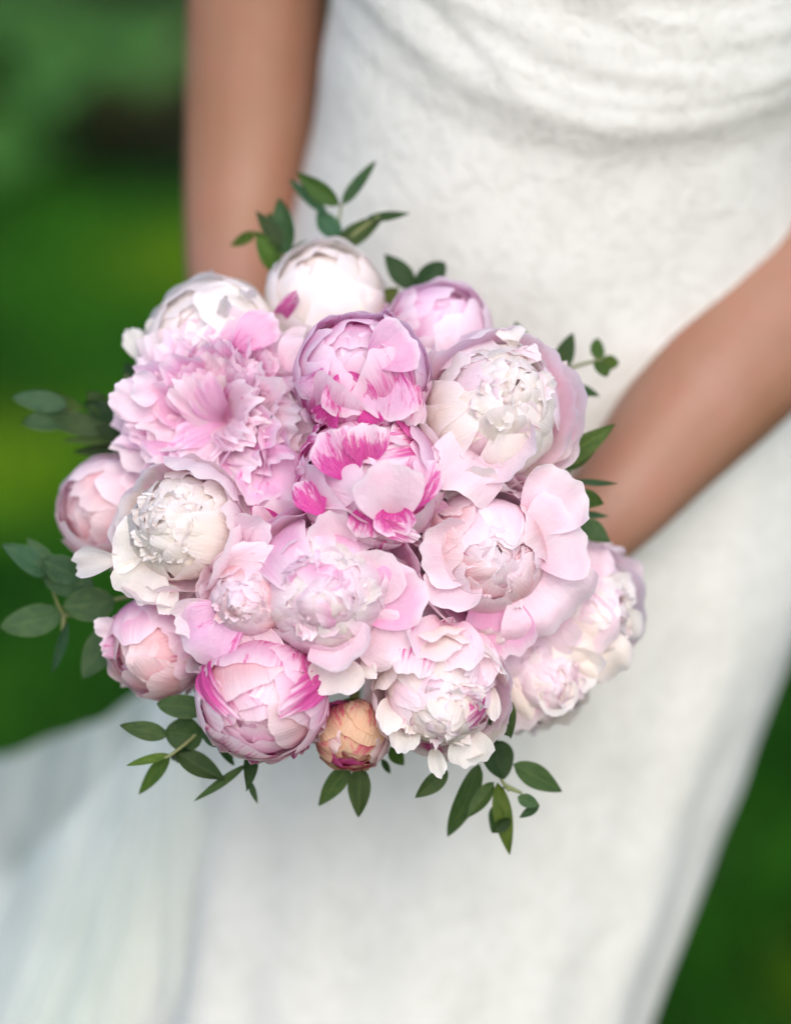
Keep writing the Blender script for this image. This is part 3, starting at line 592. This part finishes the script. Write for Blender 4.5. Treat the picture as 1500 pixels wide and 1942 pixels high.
for k, tl in enumerate(TL):
    top = [P(x, y, 1.80+.05*q-.025*k+.02*(q > 2)*q) for q, (x, y) in enumerate(tl)]
    bot = [Vector((-.16+.03*k, 1.62-.01*k, .02)), Vector((-.30, 1.64-.01*k, .02)), Vector((-.45, 1.72-.01*k, .02)), Vector((-.62, 1.85, .02)), Vector((-.85, 2.0, .02))]
    tulle(top, bot, 70, 40, .018, 3.2+.7*k, 5+k)

# ------------------------------------------------------------------ garden
g = NT('lawn_ground')
tc = g.n('ShaderNodeTexCoord').outputs['Object']
c = g.mix(g.ramp(g.noise(tc, 1.6, 4), .35, .7), (.020, .055, .010), (.045, .10, .014)); c = g.mix(g.ramp(g.noise(tc, .9, 2), .56, .72), c, (.10, .15, .012))
M_LAWN = g.thin(g.mix(g.ramp(g.noise(tc, 60, 3), .4, .7, 0, .5), c, (.03, .03, .012)), 0, None, .9)
n = 40; xs = np.linspace(-150, 150, n)
V = [(x, y+100, 0.0) for y in xs for x in xs]
tag(mesh_obj('lawn', V, grid_faces(n, n), M_LAWN), kind='structure')
g = NT('grass_blade')
geo = g.n('ShaderNodeNewGeometry').outputs['Position']
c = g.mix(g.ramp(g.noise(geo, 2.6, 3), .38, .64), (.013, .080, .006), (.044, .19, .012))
for px_, py_, r_ in ((-.66, 3.95, .30), (.50, 2.46, .14), (-.35, 5.0, .25)):   # round patches where the blades are a lighter yellow-green
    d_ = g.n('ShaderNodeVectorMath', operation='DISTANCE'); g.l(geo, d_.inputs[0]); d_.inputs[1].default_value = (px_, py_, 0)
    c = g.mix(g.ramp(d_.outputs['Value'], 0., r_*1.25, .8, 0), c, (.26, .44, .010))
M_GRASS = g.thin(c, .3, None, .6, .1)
NB = 120000; rg = np.random.default_rng(7)
yb = 1.0+4.55*rg.random(NB)**1.1; xb = (rg.random(NB)*2-1)*(0.9+.42*yb)
hh = .035+.05*rg.random(NB); an = rg.random(NB)*6.28; wd = .0025+.002*rg.random(NB); lx, ly = rg.normal(0, .02, NB), rg.normal(0, .02, NB)
dx, dy = np.cos(an)*wd, np.sin(an)*wd
V = np.empty((NB, 5, 3), np.float32)
for k, (f, wsc) in enumerate(((0, 1), (0, -1), (.6, .7), (.6, -.7), (1, 0))):
    V[:, k, 0] = xb+dx*wsc+lx*f*f; V[:, k, 1] = yb+dy*wsc+ly*f*f; V[:, k, 2] = hh*f
base = np.arange(NB)*5
q = np.stack([base, base+1, base+3, base+2], 1); t3 = np.stack([base+2, base+3, base+4], 1)
me = bpy.data.meshes.new('grass')
me.vertices.add(NB*5); me.vertices.foreach_set('co', V.ravel())
me.loops.add(NB*7); me.loops.foreach_set('vertex_index', np.concatenate([q.ravel(), t3.ravel()]).astype(np.int32))
me.polygons.add(NB*2); me.polygons.foreach_set('loop_start', np.concatenate([np.arange(NB)*4, NB*4+np.arange(NB)*3]).astype(np.int32))
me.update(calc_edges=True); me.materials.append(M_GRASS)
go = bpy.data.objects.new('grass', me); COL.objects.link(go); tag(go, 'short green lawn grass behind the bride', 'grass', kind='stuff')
# flower bed of dark soil, broad leaved plants and a hedge of shrubs behind the lawn
g = NT('dark_soil'); tc = g.n('ShaderNodeTexCoord').outputs['Object']
M_SOIL = g.thin(g.mix(g.noise(tc, 30, 4), (.004, .006, .003), (.011, .013, .007)), 0, None, .95, .1, g.bump(g.noise(tc, 40, 4), 1, .03))
V = []
for j in range(8):
    for i in range(60):
        x = -9+18*i/59; V.append((x, 5.6+.25*math.sin(x*1.3)+.15*math.sin(x*3.1)+j*.65, .004+.05*math.sin(j/7*3.14)+.01*math.sin(x*9+j)))
tag(mesh_obj('flower_bed', V, grid_faces(60, 8), M_SOIL), kind='structure')
M_HOSTA = leaf_material('broad_leaf', (.050, .155, .030), (.055, .14, .04), (.07, .18, .035))
def hosta(label, x, y, sc, n, seed):
    rr = random.Random(seed); o = empty('broad_leaved_plant', Matrix.Translation((x, y, .03))); tag(o, label, 'plant', 'broad leaved plants in the flower bed')
    for i in range(n):
        az = i*2.4+rr.uniform(-.3, .3); el = rr.uniform(.25, 1.1); L = sc*rr.uniform(.55, .9)
        d = Vector((math.cos(az)*math.cos(el), math.sin(az)*math.cos(el), math.sin(el)))
        b = d*L*.65; tip = b+Vector((d.x, d.y, d.z*.1-.15)).normalized()*sc*rr.uniform(.5, .7)
        V, F, UV = free_surface(b, tip, sc*rr.uniform(.34, .5), Vector((-d.x*.2, -d.y*.2, 1)), bulge=.12, cup=.15, nu=7, nv=10, kind='round', rd=rr)
        l = mesh_obj('leaf', V, F, M_HOSTA, o, UV); q_ = rr.uniform(.8, 1.3); l.color = (q_, q_, q_, 1)
        tube('leaf_stalk', [Vector((0, 0, 0)), b*.6, b+(tip-b)*.1], [.008*sc/.5]*3, M_STEM, o, 5)
hosta('big leaved green plant nearest the left arm in the flower bed', -.60, 6.0, .56, 22, 1)
hosta('big leaved green plant at the left edge of the photo', -1.12, 6.1, .6, 22, 2)
hosta('big leaved green plant hidden behind the bride', .1, 6.1, .6, 14, 3)
M_BUSH = leaf_material('shrub_leaf', (.022, .055, .018), (.035, .07, .03), (.03, .07, .02))
def shrub(label, x, y, rx, h, seed):
    rr = np.random.default_rng(seed); n = 2600
    o = empty('shrub', Matrix.Translation((x, y, 0))); tag(o, label, 'shrub', 'shrubs of the hedge behind the lawn')
    d = rr.normal(size=(n, 3)); d /= np.linalg.norm(d, axis=1)[:, None]
    lump = 1+.18*np.sin(d[:, 0]*5+seed)+.15*np.sin(d[:, 2]*6+d[:, 1]*4)
    c = d*(rr.random(n)[:, None]**.35)*np.array([rx, rx*.8, h*.52])*lump[:, None]+np.array([0, 0, h*.53])
    c[:, 2] = np.maximum(c[:, 2], .06)
    a = rr.normal(size=(n, 3)); a /= np.linalg.norm(a, axis=1)[:, None]; b = np.cross(a, rr.normal(size=(n, 3))); b /= np.linalg.norm(b, axis=1)[:, None]
    s = (.05+.05*rr.random(n))[:, None]
    V = np.stack([c-a*s, c+b*s*.45, c+a*s, c-b*s*.45], 1).reshape(-1, 3)
    F = [(4*i, 4*i+1, 4*i+2, 4*i+3) for i in range(n)]
    UV = np.tile(np.array([[.5, 0], [1, .5], [.5, 1], [0, .5]]), (n, 1))
    mesh_obj('foliage', V, F, M_BUSH, o, UV, smooth=False)
    for k in range(4):
        az = k*1.6+seed
        tube('branch', [Vector((.05*math.cos(az), .05*math.sin(az), 0)), Vector((.2*rx*math.cos(az), .2*rx*math.sin(az), h*.4)), Vector((.45*rx*math.cos(az), .45*rx*math.sin(az), h*.75))], [.03, .02, .01], M_STEM, o, 6)
ORD = ['first', 'second', 'third', 'fourth', 'fifth', 'sixth', 'seventh', 'eighth', 'ninth', 'tenth', 'eleventh']
for k in range(11):
    x = -6.2+k*1.25
    shrub('dark leafy shrub behind the big leaved plants at the top left' if k == 4 else f'dark leafy hedge shrub, {ORD[k]} from the left end of the hedge', x, 8.0+.3*math.sin(k*2.1), .95+.1*math.sin(k*3.3), 2.3+.3*math.sin(k*1.7), k+20)
